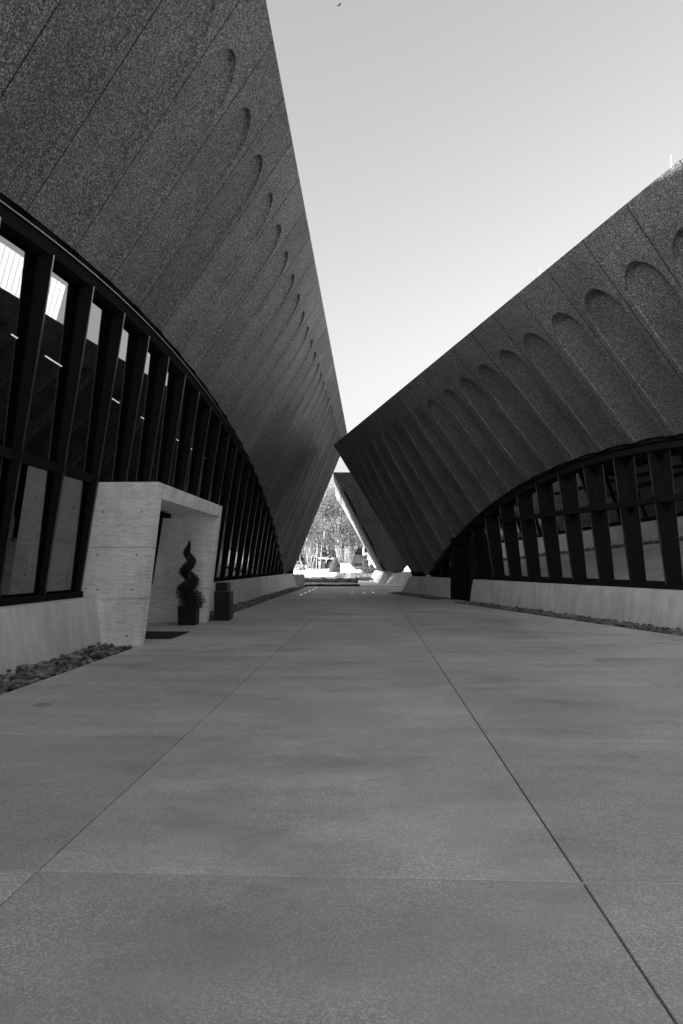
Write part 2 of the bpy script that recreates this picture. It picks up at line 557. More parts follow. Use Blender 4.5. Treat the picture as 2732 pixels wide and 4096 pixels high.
# plaza bedding and slabs
plaza = mesh_obj('plaza', strip(-26, 34, -12, 58, -.075), M_JOINT, kind='structure')
mesh_obj('bounce_forecourt', strip(-60, 60, -89, -7.8, -.004), plain('pale_bounce_paving', .66, .8, var=.1, vscale=.6), kind='structure')  # unseen paving behind the camera, added and kept pale to bounce sunlight forward
def clip_poly(poly, f):
    out = []
    for i in range(len(poly)):
        a, b = poly[i], poly[(i+1) % len(poly)]
        fa, fb = f(a), f(b)
        if fa >= 0: out.append(a)
        if (fa >= 0) != (fb >= 0):
            t = fa/(fa-fb); out.append((a[0]+(b[0]-a[0])*t, a[1]+(b[1]-a[1])*t))
    return out
PEB = 2.68     # outer edge of the pebble beds, measured in from the roof edge line
def inB(p): return PEB-((p[0]-FB.p0[0])*FB.n[0]+(p[1]-FB.p0[1])*FB.n[1])
def slab(poly, th=.07, parent=plaza):
    n = len(poly); c = (sum(p[0] for p in poly)/n, sum(p[1] for p in poly)/n)
    def ins(p, d):
        v = Vector((c[0]-p[0], c[1]-p[1])); L = v.length
        return (p[0]+v.x/L*d, p[1]+v.y/L*d)
    V = [(p[0], p[1], -th) for p in poly]+[(p[0], p[1], -.004) for p in poly]+[(*ins(p, .004), 0) for p in poly]
    Fc = [tuple(range(2*n, 3*n))]
    for k in (0, n):
        for i in range(n):
            j = (i+1) % n
            Fc.append((k+i, k+j, k+n+j, k+n+i))
    return mesh_obj('paving_slab', (V, Fc), M_PAVE, parent)
cols_x = [-4.54, -1.74, 1.06, 3.78, 6.3, 9.1, 11.9]      # offsets from the line x = .0443 y
rows_s = [3.48+2.8*k for k in range(-4, 17)]
for ci in range(len(cols_x)-1):
    for ri in range(len(rows_s)-1):
        g = .0052
        x0, x1, s0, s1 = cols_x[ci]+g, cols_x[ci+1]-g, rows_s[ri]+.008, rows_s[ri+1]-.008
        P = [(x*uA[1]+s*uA[0], -x*uA[0]+s*uA[1]) for x, s in ((x0, s0), (x1, s0), (x1, s1), (x0, s1))]
        P = clip_poly(P, inB) if rows_s[ri] < 36 else P
        P = clip_poly(P, lambda p: 48.6-p[1])
        if len(P) < 3: continue
        ar = abs(sum(P[i][0]*P[(i+1) % len(P)][1]-P[(i+1) % len(P)][0]*P[i][1] for i in range(len(P))))/2
        if ar > .05: slab(P)
mesh_obj('joint_seal', fbox(Frame((0, 0), uA, (uA[1], -uA[0])), 3.48-.0075, 3.48+.0075, -4.5, 9.0, -.06, -.002), plain('pale_joint_sealant', .5, .7), plaza)
# entrance apron under the portal (left) and at the right-hand door
apron = slab([FA(13.15, 2.80, 0)[:2], FA(18.95, 2.80, 0)[:2], FA(18.95, 5.2, 0)[:2], FA(13.15, 5.2, 0)[:2]])
apron2 = slab([FB(29.1, PEB+.01, 0)[:2], FB(26.7, PEB+.01, 0)[:2], FB(26.7, 3.9, 0)[:2], FB(29.1, 3.9, 0)[:2]])

# ================================================================== PAVILION A (left)
zA = 10.87
A = Side(FA, 15.0, 29.0, 33.0, 34.9, zA, 6.75, k=1.2)
tA = thing('pavilion', FA(15, 12, 0), 'large dark ribbed pavilion leaning out over the concrete entrance portal', 'building')
DA = 26.0
add_panels(A, tA, 12.1, 1.45)
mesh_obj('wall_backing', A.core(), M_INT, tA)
backA, endsA = sides_of(A, DA, 9.0, ZF, ZF)
for sd in [backA]+endsA:
    mesh_obj('far_wall', sd.core(0.0), M_AGG, tA)
mesh_obj('roof', roof(A, DA), M_ROOF, tA)
PORT = (13.2, 18.9)
add_glazing(A, tA, 12.1-.42, 1.45, skip=[PORT])
mesh_obj('window_sill', fbox(FA, -8.9, PORT[0]-.004, A.qg(1)-.05, A.qg(1)+.34, .952, 1.07), M_METAL, tA)
mesh_obj('window_sill', fbox(FA, PORT[1]+.004, 43.6, A.qg(1)-.05, A.qg(1)+.34, .952, 1.07), M_METAL, tA)
plinth_blocks(A, tA, -11.5, PORT[0]-.004, step=13)
plinth_blocks(A, tA, PORT[1]+.004, 46.9, end1=1.4)
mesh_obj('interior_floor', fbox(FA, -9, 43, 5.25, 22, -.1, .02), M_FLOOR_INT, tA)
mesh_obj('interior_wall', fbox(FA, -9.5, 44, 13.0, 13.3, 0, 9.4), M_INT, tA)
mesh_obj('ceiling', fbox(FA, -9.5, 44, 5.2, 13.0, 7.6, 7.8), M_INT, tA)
mesh_obj('foot', join(prism(FA, [(3.7, .93), (3.75, 1.16), (4.3, 1.16), (4.2, .93)], [46.6, 44.6, 44.6, 46.6], [47.2, 47.9, 47.9, 47.2])), M_METAL, tA)
# lamp strips hanging inside
for s, ln in ((15.2, .25), (16.8, .9), (18.35, .3), (20.6, 1.2), (23.9, .3), (28.2, .35), (29.8, .9), (33.2, .3)):
    mesh_obj('ceiling_lamp', fbox(FA, s, s+ln, 6.4, 6.43, 6.79, 6.815), M_LAMP, tA)
# ---- entrance portal
def portal_q(z): return 2.80-.39*z/3.2
por = mesh_obj('entrance_portal', prism(FA, [(portal_q(2.9), 2.9), (portal_q(3.2), 3.2), (5.0, 3.2), (5.0, 2.9)], PORT[0], PORT[1]), M_PLY, tA)
zl = [0, .92, 1.93, 2.9]
for i in range(3):
    z0, z1 = zl[i]+(.004 if i else -.06), zl[i+1]-.004
    qb0 = qb1 = 5.0
    for a, b in ((PORT[0], PORT[0]+.32), (PORT[1]-.32, PORT[1])):
        mesh_obj('side_wall', prism(FA, [(portal_q(z0), z0), (portal_q(z1), z1), (qb1, z1), (qb0, z0)], a, b), M_PLY, por)
for z in (.2, 1.1, 1.95-.17, 2.62):
    for q in (3.35, 3.35-.62-.08*z+.25):
        qq = q if q == 3.35 else portal_q(z)+.26
        c = FA(PORT[0]-.003, qq if q != 3.35 else min(3.62, A.qg(z)-.18), z)
        V = [c]+[(c[0]+.024*math.cos(t*math.pi/6)*nA[0], c[1]+.024*math.cos(t*math.pi/6)*nA[1]-.0005, c[2]+.024*math.sin(t*math.pi/6)) for t in range(12)]
        mesh_obj('tie_hole', (V, [(0, 1+i, 1+(i+1) % 12) for i in range(12)]), plain('tie_hole_plug', .30, .8) if 'tie_hole_plug' not in bpy.data.materials else bpy.data.materials['tie_hole_plug'], por)
mesh_obj('door_closer_box', fbox(FA, 15.2, 17.2, 3.35, 3.5, 2.76, 2.87), M_METAL, por)
# glazed doors at the back of the portal
dr = mesh_obj('door_frame', join(fbox(FA, 13.52, 13.62, 4.85, 4.95, .005, 2.9), fbox(FA, 18.48, 18.58, 4.85, 4.95, .005, 2.9), fbox(FA, 13.62, 18.48, 4.85, 4.95, 2.6, 2.9), fbox(FA, 13.62, 18.48, 4.85, 4.95, .005, .1)), M_METAL, por)
for s0 in (13.62, 14.84, 16.05, 17.27):
    mesh_obj('door_stile', fbox(FA, s0, s0+.07, 4.83, 4.93, .1, 2.6), M_METAL, por)
    mesh_obj('door_pane', fbox(FA, s0+.09, s0+1.17, 4.88, 4.89, .1, 2.6), M_GLASS, por)

# ================================================================== PAVILION B (right)
zB = 8.35
B = Side(FB, 16.8, 16.2, 18.45, 21.1, zB, 4.76)
tB = thing('pavilion', FB(16.8, 10, 0), 'dark ribbed pavilion with a low wide arch over a long concrete plinth', 'building')
DB = 24.0
add_panels(B, tB, 11.34, 1.45)
mesh_obj('wall_backing', B.core(), M_INT, tB)
backB, endsB = sides_of(B, DB, 7.2, 3.9, 4.4)
for sd in [backB]+endsB:
    mesh_obj('far_wall', sd.core(0.0), M_AGG, tB)
mesh_obj('roof', roof(B, DB), M_ROOF, tB)
DOOR = (26.75, 28.95)
add_glazing(B, tB, 11.34-.45, 1.45, skip=[DOOR])
add_glazing(endsB[0], tB, 0, 1.8, ztr=9)
add_glazing(backB, tB, 0, 1.8, ztr=9)
for a, b in ((1.0, DOOR[0]-.004), (DOOR[1]+.004, 32.6)):
    mesh_obj('window_sill', fbox(FB, a, b, B.qg(1)-.05, B.qg(1)+.34, .952, 1.07), M_METAL, tB)
plinth_blocks(B, tB, .8, DOOR[0], end1=.25)
plinth_blocks(B, tB, DOOR[1], 35.2, end1=1.3, step=7)
mesh_obj('interior_floor', fbox(FB, .6, 33, 4.6, 20, -.1, .02), M_FLOOR_INT, tB)
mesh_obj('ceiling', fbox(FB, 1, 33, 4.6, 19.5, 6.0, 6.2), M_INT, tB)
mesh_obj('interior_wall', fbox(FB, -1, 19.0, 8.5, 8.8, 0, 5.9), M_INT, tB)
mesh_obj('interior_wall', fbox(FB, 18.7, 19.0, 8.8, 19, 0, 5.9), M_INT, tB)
mesh_obj('foot', prism(FB, [(3.66, .93), (3.78, 1.18), (4.3, 1.18), (4.2, .93)], [34.3, 33.4, 33.4, 34.3], [34.8, 35.4, 35.4, 34.8]), M_METAL, tB)
# dark metal door set between the plinth walls
dB = mesh_obj('entrance_door', join(fbox(FB, DOOR[0]+.06, DOOR[0]+.2, 3.5, 4.1, .005, 2.75), fbox(FB, DOOR[1]-.14, DOOR[1]-.01, 3.5, 4.1, .005, 2.75), fbox(FB, DOOR[0]+.2, DOOR[1]-.14, 3.5, 4.1, 2.5, 2.75)), M_METAL, tB)
for k in (0, 1):
    s0 = DOOR[0]+.2+k*.93
    mesh_obj('door_leaf', fbox(FB, s0+.005, s0+.92, 3.62, 3.67, .015, 2.5), M_METAL, dB)
    mesh_obj('door_handle', fbox(FB, s0+(.82 if k == 0 else .07), s0+(.85 if k == 0 else .1), 3.55, 3.58, .5, 2.1), M_FIN, dB)
# ribbed screen on the roof
scr = mesh_obj('rooftop_screen', fbox(FB, 19.0, 30.2, 7.6, 7.7, zB-.4, 12.3), plain('ribbed_metal', .5, .5), tB)
for k in range(37):
    s0 = 19.05+k*.3
    mesh_obj('rib', fbox(FB, s0, s0+.05, 7.54, 7.598, zB-.36, 12.28), bpy.data.materials['ribbed_metal'], scr)

# ================================================================== PAVILION C (beyond, open canopy)
zC = 8.2
Cc = Side(FC, 9.8, 5.0, 6.5, 10.4, zC, 4.2)
tC = thing('canopy_pavilion', FC(9.8, 12, 0), 'smaller dark pavilion standing beyond the tip of the low arched one', 'building')
DC = 16.0
add_panels(Cc, tC, -.6+1.45*.35, 1.45)
mesh_obj('wall_backing', Cc.core(), M_INT, tC)
backC, endsC = sides_of(Cc, DC, 4, ZF, 4.2)
endL = endsC[1]
add_panels(endL, tC, .3, 1.45)
mesh_obj('wall_backing', endL.core(), M_INT, tC)
for sd in (backC, endsC[0]): mesh_obj('far_wall', sd.core(0.0), M_AGG, tC)
mesh_obj('roof', roof(Cc, DC), M_ROOF, tC)
# concrete bases: a wedge under the front-left foot and a long one under the left face
def wedge(p, parent):
    (x0, x1, y0, y1) = p
    V = [(x0-.9, y0-.15, -.1), (x1, y0-.15, -.1), (x1, y1, -.1), (x0-.7, y1, -.1), (x0+.35, y0+.12, .95), (x1, y0+.12, .95), (x1, y1, .95), (x0, y1, .95)]
    return mesh_obj('plinth_block', (V, [(3, 2, 1, 0), (4, 5, 6, 7), (0, 1, 5, 4), (1, 2, 6, 5), (2, 3, 7, 6), (3, 0, 4, 7)]), M_CON, parent)
wedge((4.2, 6.9, 53.2, 54.9), tC)
mesh_obj('plinth_block', (lambda V: (V, [(3, 2, 1, 0), (4, 5, 6, 7), (0, 1, 5, 4), (1, 2, 6, 5), (2, 3, 7, 6), (3, 0, 4, 7)]))([(2.9, 55.6, -.1), (4.4, 55.6, -.1), (4.4, 71, -.1), (2.9, 71, -.1), (3.5, 56.0, .95), (4.4, 56.0, .95), (4.4, 71, .95), (3.5, 71, .95)]), M_CON, tC)
wedge((11.5, 15.0, 53.2, 54.9), tC)
mesh_obj('foot', ([(3.5, 53.6, 1.16), (5.0, 53.6, 1.16), (5.0, 54.4, 1.16), (3.5, 54.4, 1.16), (4.3, 53.9, .9), (4.7, 53.9, .9), (4.7, 54.2, .9), (4.3, 54.2, .9)], [(0, 1, 2, 3), (7, 6, 5, 4), (4, 5, 1, 0), (5, 6, 2, 1), (6, 7, 3, 2), (7, 4, 0, 3)]), M_METAL, tC)

# ================================================================== PEBBLE BEDS
stone_meshes = []
for v in range(7):
    rs = random.Random(v)
    V, Fc = [], []
    nu, nv = 8, 5
    ph = [rs.uniform(0, 6) for _ in range(4)]
    V.append((0, 0, 1))
    for i in range(1, nv):
        th = math.pi*i/nv
        for j in range(nu):
            f = 2*math.pi*j/nu
            k = 1+.12*math.sin(2*f+ph[0])+.08*math.sin(3*f+ph[1]+th)
            V.append((k*math.sin(th)*math.cos(f), k*math.sin(th)*math.sin(f)*(.62+.1*rs.random()*0+.05*v/7), math.cos(th)))
    V.append((0, 0, -1))
    for j in range(nu):
        Fc.append((0, 1+j, 1+(j+1) % nu))
        for i in range(nv-2):
            a, b = 1+i*nu, 1+(i+1)*nu
            Fc.append((a+j, b+j, b+(j+1) % nu, a+(j+1) % nu))
        e = 1+(nv-2)*nu
        Fc.append((e+j, len(V)-1, e+(j+1) % nu))
    V = [(x*.5, y*.5, z*.5) for x, y, z in V]
    me = bpy.data.meshes.new('stone'); me.from_pydata(V, [], Fc)
    me.polygons.foreach_set('use_smooth', [True]*len(me.polygons)); me.materials.append(M_STONE); me.update()
    stone_meshes.append((me, V, Fc))
def pebble_bed(F, s0, s1, q0, q1, label, n_ind, near_first=True, dens=75, cut=None):
    t = thing('pebble_bed', F((s0+s1)/2, (q0+q1)/2, -.05), label, 'pebble bed')
    mesh_obj('bed_soil', fbox(F, s0, s1, q0, q1, -.09, -.045), M_SOIL, t)
    rs = random.Random(int(s0*7+s1))
    pts = []
    nst = int((s1-s0)*(q1-q0)*dens)
    for i in range(nst):
        s = rs.uniform(s0+.05, s1-.05); q = rs.uniform(q0+.06, q1-.03)
        if cut and cut(s, q): continue
        sz = .05+.11*rs.random()**1.2
        p = F(s, q, -.025+.06*((q-q0)/(q1-q0))*rs.uniform(.3, 1.1)+rs.uniform(-.015, .035))
        pts.append((p, sz, rs))
    pts.sort(key=lambda a: Vector(a[0]).length if a[0][1] > 4.5 else 99)
    V, Fc = [], []
    for i, (p, sz, _) in enumerate(pts):
        me, mv, mf = rs.choice(stone_meshes)
        M = Matrix.Translation(Vector(p)-ORI[t.name] if i < n_ind else Vector(p)) @ Matrix.Rotation(rs.uniform(0, 6.28), 4, 'Z') @ Matrix.Rotation(rs.uniform(-.5, .5), 4, 'X') @ Matrix.Diagonal((sz*1.05, sz, sz*.55, 1))
        if i < n_ind:
            o = bpy.data.objects.new('stone', me); C.objects.link(o); o.parent = t; o.matrix_local = M
        else:
            b = len(V); V += [tuple(M @ Vector(v)) for v in mv]; Fc += [tuple(k+b for k in f) for f in mf]
    if V:
        mesh_obj('stones', (V, Fc), M_STONES, t, smooth=True, kind='stuff')
    return t
pebble_bed(FA, 3.0, PORT[0]-.01, 2.80, 3.54, 'bed of dark river stones below the plinth, before the entrance portal', 300, dens=170)
pebble_bed(FA, PORT[1]+.01, 45.6, 2.74, 3.54, 'bed of dark river stones running on past the litter bin', 0, dens=110)
pebble_bed(FB, 5.0, DOOR[0]-.02, PEB+.01, 3.54, 'bed of dark river stones below the long plinth with the low wide arch', 0, dens=110)
pebble_bed(FB, DOOR[1]+.02, 36.4, PEB+.01, 3.54, 'heap of dark river stones beyond the black metal door', 0, dens=110)

# ================================================================== THINGS ON THE PLAZA
# door mat
mt = thing('door_mat', FA(15.2, 3.3, 0), 'flat black door mat lying in the concrete entrance portal', 'door mat')
mesh_obj('mat_border', fbox(FA, 14.45, 16.0, 2.78-.25, 3.85, .002, .012), M_BLACK, mt)
mesh_obj('mat_tread', join(*[fbox(FA, 14.52+k*.1, 14.57+k*.1, 2.62, 3.78, .0125, .02) for k in range(14)]), plain('ribbed_rubber', .03, .9), mt)

# planter with spiral topiary
pl0 = Vector(FA(17.55, 2.72, 0)); px, py = -3.80, 17.55+.9
px, py = -4.03, 18.0
pt_ = thing('planter', (px, py, 0), 'square black planter holding the spiral topiary in the portal', 'planter')
hw = .235
V, Fc = [], []
for z, w, in ((0.004, hw*.97), (.49, hw), (.49, hw-.02), (.42, hw-.02)):
    V += [(px-w, py-w, z), (px+w, py-w, z), (px+w, py+w, z), (px-w, py+w, z)]
for k in range(3):
    for i in range(4):
        j = (i+1) % 4; Fc.append((4*k+i, 4*k+j, 4*k+4+j, 4*k+4+i))
mesh_obj('pot', (V, Fc), M_BLACK, pt_)
mesh_obj('soil', ([(px-hw+.021, py-hw+.021, .44), (px+hw-.021, py-hw+.021, .44), (px+hw-.021, py+hw-.021, .44), (px-hw+.021, py+hw-.021, .44)], [(0, 1, 2, 3)]), M_SOIL, pt_)
tp = thing('spiral_topiary', (px, py, .44), 'tall dark evergreen clipped into a rising spiral', 'topiary')
mesh_obj('trunk', tube([(px, py, .43), (px+.01, py, 1.3), (px-.01, py, 2.25)], [.018, .014, .006], 6), plain('topiary_stem', .25, .8), tp)
rs = random.Random(5)
V, Fc = [], []
def leafquad(V, Fc, p, s, rs, up=None, asp=.5):
    a = Vector((rs.gauss(0, 1), rs.gauss(0, 1), rs.gauss(0, 1))).normalized()
    if up is not None: a = (a+up).normalized()
    b = a.cross(Vector((rs.gauss(0, 1), rs.gauss(0, 1), rs.gauss(0, 1)))).normalized()
    p = Vector(p); i = len(V)
    V += [tuple(p-a*s*.5-b*s*asp*.3), tuple(p+b*s*asp*.5), tuple(p+a*s*.5), tuple(p-b*s*asp*.5)]
    Fc.append((i, i+1, i+2, i+3))
for i in range(16000):
    h = rs.random()**1.35                    # 0 base .. 1 top
    z = .47+1.72*h
    ph = 2*math.pi*3.3*(h-.69)
    rh = .02+.17*(1-h)**.8*(1 if h > .05 else .7)
    rt = .06+.165*(1-h)**.85
    if h < .22: rt += .05
    if h > .86: rt = .085*(1-(h-.86)/.16); rh *= .6
    c = Vector((px+rh*math.cos(ph), py+rh*math.sin(ph), z))
    d = Vector((rs.gauss(0, 1), rs.gauss(0, 1), rs.gauss(0, 1.25))).normalized()*rt*rs.random()**.4
    p = c+d
    p.z = max(p.z, .455)
    leafquad(V, Fc, p, rs.uniform(.025, .055), rs, up=(d.normalized()*.8))
mesh_obj('crown', (V, Fc), M_TOPI, tp)

# litter bin
bn = thing('litter_bin', (-3.37, 19.6, 0), 'black metal two-door litter bin standing right of the portal', 'litter bin')
bx0, bx1, by0, by1 = -3.60, -3.165, 19.25, 19.95
mesh_obj('body', bevel_box(bx0, bx1-.02, by0, by1, .01, .83, .012), M_BLACK, bn)
mesh_obj('hood', bevel_box(bx0+.035, bx1-.06, by0+.02, by1-.06, .832, 1.07, .015), M_BLACK, bn)
for k in (0, 1):
    y0 = by0+.012+k*.342
    d = mesh_obj('door', bevel_box(bx1-.018, bx1+.004, y0, y0+.336, .05, .80, .004), M_BLACK, bn)
    mesh_obj('knob', tube([(bx1+.004, y0+.29, .43), (bx1+.02, y0+.29, .43), (bx1+.03, y0+.29, .43)], [.008, .014, .008], 8), M_STEEL, d)
mesh_obj('top_rim', box(bx0-.008, bx1+.01, by0-.008, by1+.008, .815, .831), plain('worn_black_edge', .05, .35), bn)

# inset floor lights
GL = ('small round floor light in the line of five beside the left stone bed', 'small round floor light in the row of three across the middle slabs')
for (x, y) in ((-2.1, 35.4), (-1.99, 38), (-1.9, 40.3), (-1.77, 42.8), (-1.67, 45), (.62, 38.8), (1.22, 37.7), (1.78, 38.3)):
    t = thing('floor_light', (x, y, 0), GL[0] if x < 0 else GL[1], 'floor light', 'five floor lights beside the stone bed' if x < 0 else 'three floor lights across the middle slabs')
    n = 14
    ring = lambda r, z: [(x+r*math.cos(2*math.pi*i/n), y+r*math.sin(2*math.pi*i/n), z) for i in range(n)]
    V = ring(.085, .001)+ring(.085, .008)+ring(.065, .010)
    Fc = [(k*n+i, k*n+(i+1) % n, (k+1)*n+(i+1) % n, (k+1)*n+i) for k in (0, 1) for i in range(n)]
    mesh_obj('rim', (V, Fc), M_STEEL, t)
    mesh_obj('lens', (ring(.065, .009), [tuple(range(n))]), M_LAMP, t)
# cleanout cover in the left column of slabs
t = thing('drain_cover', (-3.4, 7.75, 0), 'round metal drain cover near the left stone bed', 'drain cover')
n = 20
ring = lambda r, z: [(-3.4+r*math.cos(2*math.pi*i/n), 7.75+r*math.sin(2*math.pi*i/n), z) for i in range(n)]
V = ring(.1, .001)+ring(.098, .004)+ring(.088, .005)
mesh_obj('rim', (V, [(k*n+i, k*n+(i+1) % n, (k+1)*n+(i+1) % n, (k+1)*n+i) for k in (0, 1) for i in range(n)]), plain('drain_rim', .28, .7), t)
mesh_obj('cap', (ring(.088, .003)+ring(.05, .0035)+ring(.046, .001), [(i, (i+1) % n, n+(i+1) % n, n+i) for i in range(n)]+[(n+i, n+(i+1) % n, 2*n+(i+1) % n, 2*n+i) for i in range(n)]+[tuple(range(2*n, 3*n))]), plain('drain_cap', .36, .7), t)

# lightning rods on the right-hand roof
for s, hgt, lab in ((10.25, .30, 'short pale lightning rod beside the sunlit top corner of the roof edge'), (14.75, .27, 'thin lightning rod halfway along the sloping roof edge')):
    p = FB(s, .12, zB-.02)
    t = thing('lightning_rod', p, lab, 'lightning rod')
    mesh_obj('rod', tube([p, (p[0], p[1], p[2]+hgt), (p[0], p[1], p[2]+hgt+.03)], [.011, .011, .003], 8), M_ROD, t)
    mesh_obj('base_plate', bevel_box(p[0]-.04, p[0]+.04, p[1]-.04, p[1]+.04, p[2]-.01, p[2]+.02, .005), M_ROD, t)

# bird
bp = Vector((-.35, 120, 99.9))
rt = Matrix.Translation(bp) @ Matrix.Rotation(R(-36), 4, 'Y') @ Matrix.Rotation(R(-40), 4, 'X')
def wing(sg):
    pr = [(0, .09, -.07), (.12, .11, -.10), (.28, .09, -.08), (.42, .02, -.10), (.50, -.09, -.12)]
    V, Fc = [], []
    for i, (x, f, b) in enumerate(pr):
        zz = .05*math.sin(x*3)
        V += [(sg*x, f, zz), (sg*x, b, zz-.004), (sg*x, (f+b)/2, zz+.012*(1-x))]
    for i in range(len(pr)-1):
        for k in range(3):
            k2 = (k+1) % 3; Fc.append((i*3+k, i*3+k2, i*3+3+k2, i*3+3+k))
    return V, Fc
bd = thing('bird', bp, 'small dark bird gliding high in the empty sky', 'bird')
body = tube([(0, .24, 0), (0, .2, 0), (0, .15, .01), (0, .05, 0), (0, -.08, 0), (0, -.15, 0)], [.008, .035, .035, .06, .045, .02], 8)
tail = ([(-.03, -.13, 0), (.03, -.13, 0), (.07, -.27, .0), (-.07, -.27, 0), (-.03, -.13, .01), (.03, -.13, .01), (.07, -.27, .004), (-.07, -.27, .004)], [(0, 1, 2, 3), (7, 6, 5, 4), (0, 4, 5, 1), (2, 6, 7, 3), (1, 5, 6, 2), (3, 7, 4, 0)])
vv, ff = join(body, wing(1), wing(-1), tail)
mesh_obj('bird_body', ([tuple(rt @ Vector(v)) for v in vv], ff), M_BLACK, bd, smooth=True)

# ================================================================== BEYOND THE PLAZA
mesh_obj('brick_walk', strip(-40, 1.35, 50.9, 57.4, .01), M_BRICK, kind='structure')
mesh_obj('path', strip(1.36, 4.6, 48.7, 63, .012), M_PAVE, kind='structure')
mesh_obj('road', strip(-300, 300, 74.5, 83.5, -.01), M_ASPH, kind='structure')
mesh_obj('driveway', strip(lambda y: -40 if y > 120 else -16, lambda y: -.9 if y < 118 else (1.0 if y < 150 else 20), 83.6, 185, .02), M_DRIVE, kind='structure')
mesh_obj('kerb', join(strip(-300, 300, 74.2, 74.45, .08)), M_WHITE, kind='structure')

def cover(name, x0, x1, y0, y1, h, n, label, m=M_COVER, seed=1, sz=(.05, .12), cat='ground cover'):
    rs = random.Random(seed); V, Fc = [], []
    for i in range(n):
        x, y = rs.uniform(x0, x1), rs.uniform(y0, y1)
        hh = h*(.75+.5*math.sin(x*5.1+y)*math.sin(x*2.3+2))*rs.random()**.8
        leafquad(V, Fc, (x, y, zg(y)+hh*.95+.02), rs.uniform(*sz), rs, up=Vector((0, 0, .5)), asp=.7)
    o = mesh_obj(name, (V, Fc), m, kind='stuff')
    return tag(o, label, cat)
cover('ground_cover', -2.6, 1.3, 48.75, 50.8, .075, 5000, 'low dark ground cover edging the far end of the plaza', M_COVER, 3)
cover('ground_cover', -14, 1.4, 57.6, 66, .27, 16000, 'wide bed of leafy ground cover round the bare young trees', M_COVER, 4, (.07, .16))
cover('ground_cover', 1.45, 16, 64, 73.8, .28, 14000, 'sunlit bed of ground cover between path and road', M_COVER, 5, (.06, .14))
cover('lawn', -.7, 24, 84.5, 116, .10, 14000, 'sunlit lawn sloping up behind the road', make_leaf('grass_blade', .05, .14), 6, (.08, .16), 'lawn')
# low concrete wall at the end of the left plinth
w = thing('low_wall', (-3.2, 49.2, 0), 'low concrete wall with notched top beyond the end of the left plinth', 'wall')
mesh_obj('wall_body', box(-7.5, -2.68, 49.1, 49.5, -.1, .83), M_CON, w)
for k in range(16):
    mesh_obj('cap_block', box(-7.45+k*.3, -7.28+k*.3, 49.11, 49.49, .832, .87), M_CON, w)
# small post lamp at the path edge
t = thing('path_bollard', (1.28, 57.2, 0), 'small dark post light at the corner of the path', 'bollard')
mesh_obj('post', bevel_box(1.2, 1.36, 57.45, 57.6, -.02, .34, .01), M_BLACK, t)
mesh_obj('cap', bevel_box(1.18, 1.38, 57.43, 57.62, .342, .38, .008), M_BLACK, t)

# ---- crape myrtles
def myrtle(x, y, label, seed, stems, h=3.9, spread=1.3, rad=.024, split=1.35):
    rs = random.Random(seed)
    t = thing('crape_myrtle', (x, y, 0), label, 'tree', 'bare young trees in the ground cover')
    trunks, twigs = [], []
    def grow(p, d, L, r, lev):
        n = 3; pts = [p]; dd = d.copy()
        for i in range(n):
            dd = (dd+Vector((rs.gauss(0, .07), rs.gauss(0, .07), .10))).normalized()
            pts.append(pts[-1]+dd*L/n)
        (trunks if lev == 0 else twigs).append(tube(pts, [r*(1-.35*i/n) for i in range(n+1)], 5 if lev < 2 else 3, False))
        if lev >= 4 or pts[-1].z > h: return
        for k in range(rs.choice((2, 3, 3)) if lev < 3 else 2):
            az = rs.uniform(0, 6.28); sp = rs.uniform(.25, .6)
            nd = (dd+Vector((math.cos(az), math.sin(az), .1))*sp).normalized()
            grow(pts[-1-(k % 2)*(lev > 0)], nd, L*rs.uniform(.55, .8) if lev else rs.uniform(.7, 1.05), r*.62, lev+1)
    for i in range(stems):
        f = 2*math.pi*i/max(stems, 1)+.4
        p = Vector((x+(.16*math.cos(f) if stems > 1 else 0), y+.12*math.sin(f), -.02))
        lean = .12 if stems > 1 else .02
        grow(p, Vector((math.cos(f)*lean, math.sin(f)*lean, 1)).normalized(), split, rad, 0)
    for tr in trunks: mesh_obj('trunk', tr, M_MYRTLE, t, smooth=True)
    mesh_obj('branches', join(*twigs), M_MYRTLE, t, smooth=True)
    V, Fc = [], []
    tips = [v for tw in twigs[-200:] for v in tw[0][-1:]]
    for p in tips:
        for k in range(3):
            leafquad(V, Fc, Vector(p)+Vector((rs.gauss(0, .12), rs.gauss(0, .12), rs.gauss(0, .1))), rs.uniform(.03, .07), rs)
    mesh_obj('seed_heads', (V, Fc), M_MOSS, t)
    return t
myrtle(-3.0, 66, 'bare young tree with four thin parallel stems in the ground cover', 11, 5)
myrtle(.15, 65.5, 'bare young tree on one straight dark stem in the ground cover', 15, 1, h=4.3, rad=.034, split=1.6)
myrtle(.72, 67.5, 'bare young tree with a clump of pale stems before the white sign wall', 19, 5, h=4.1)

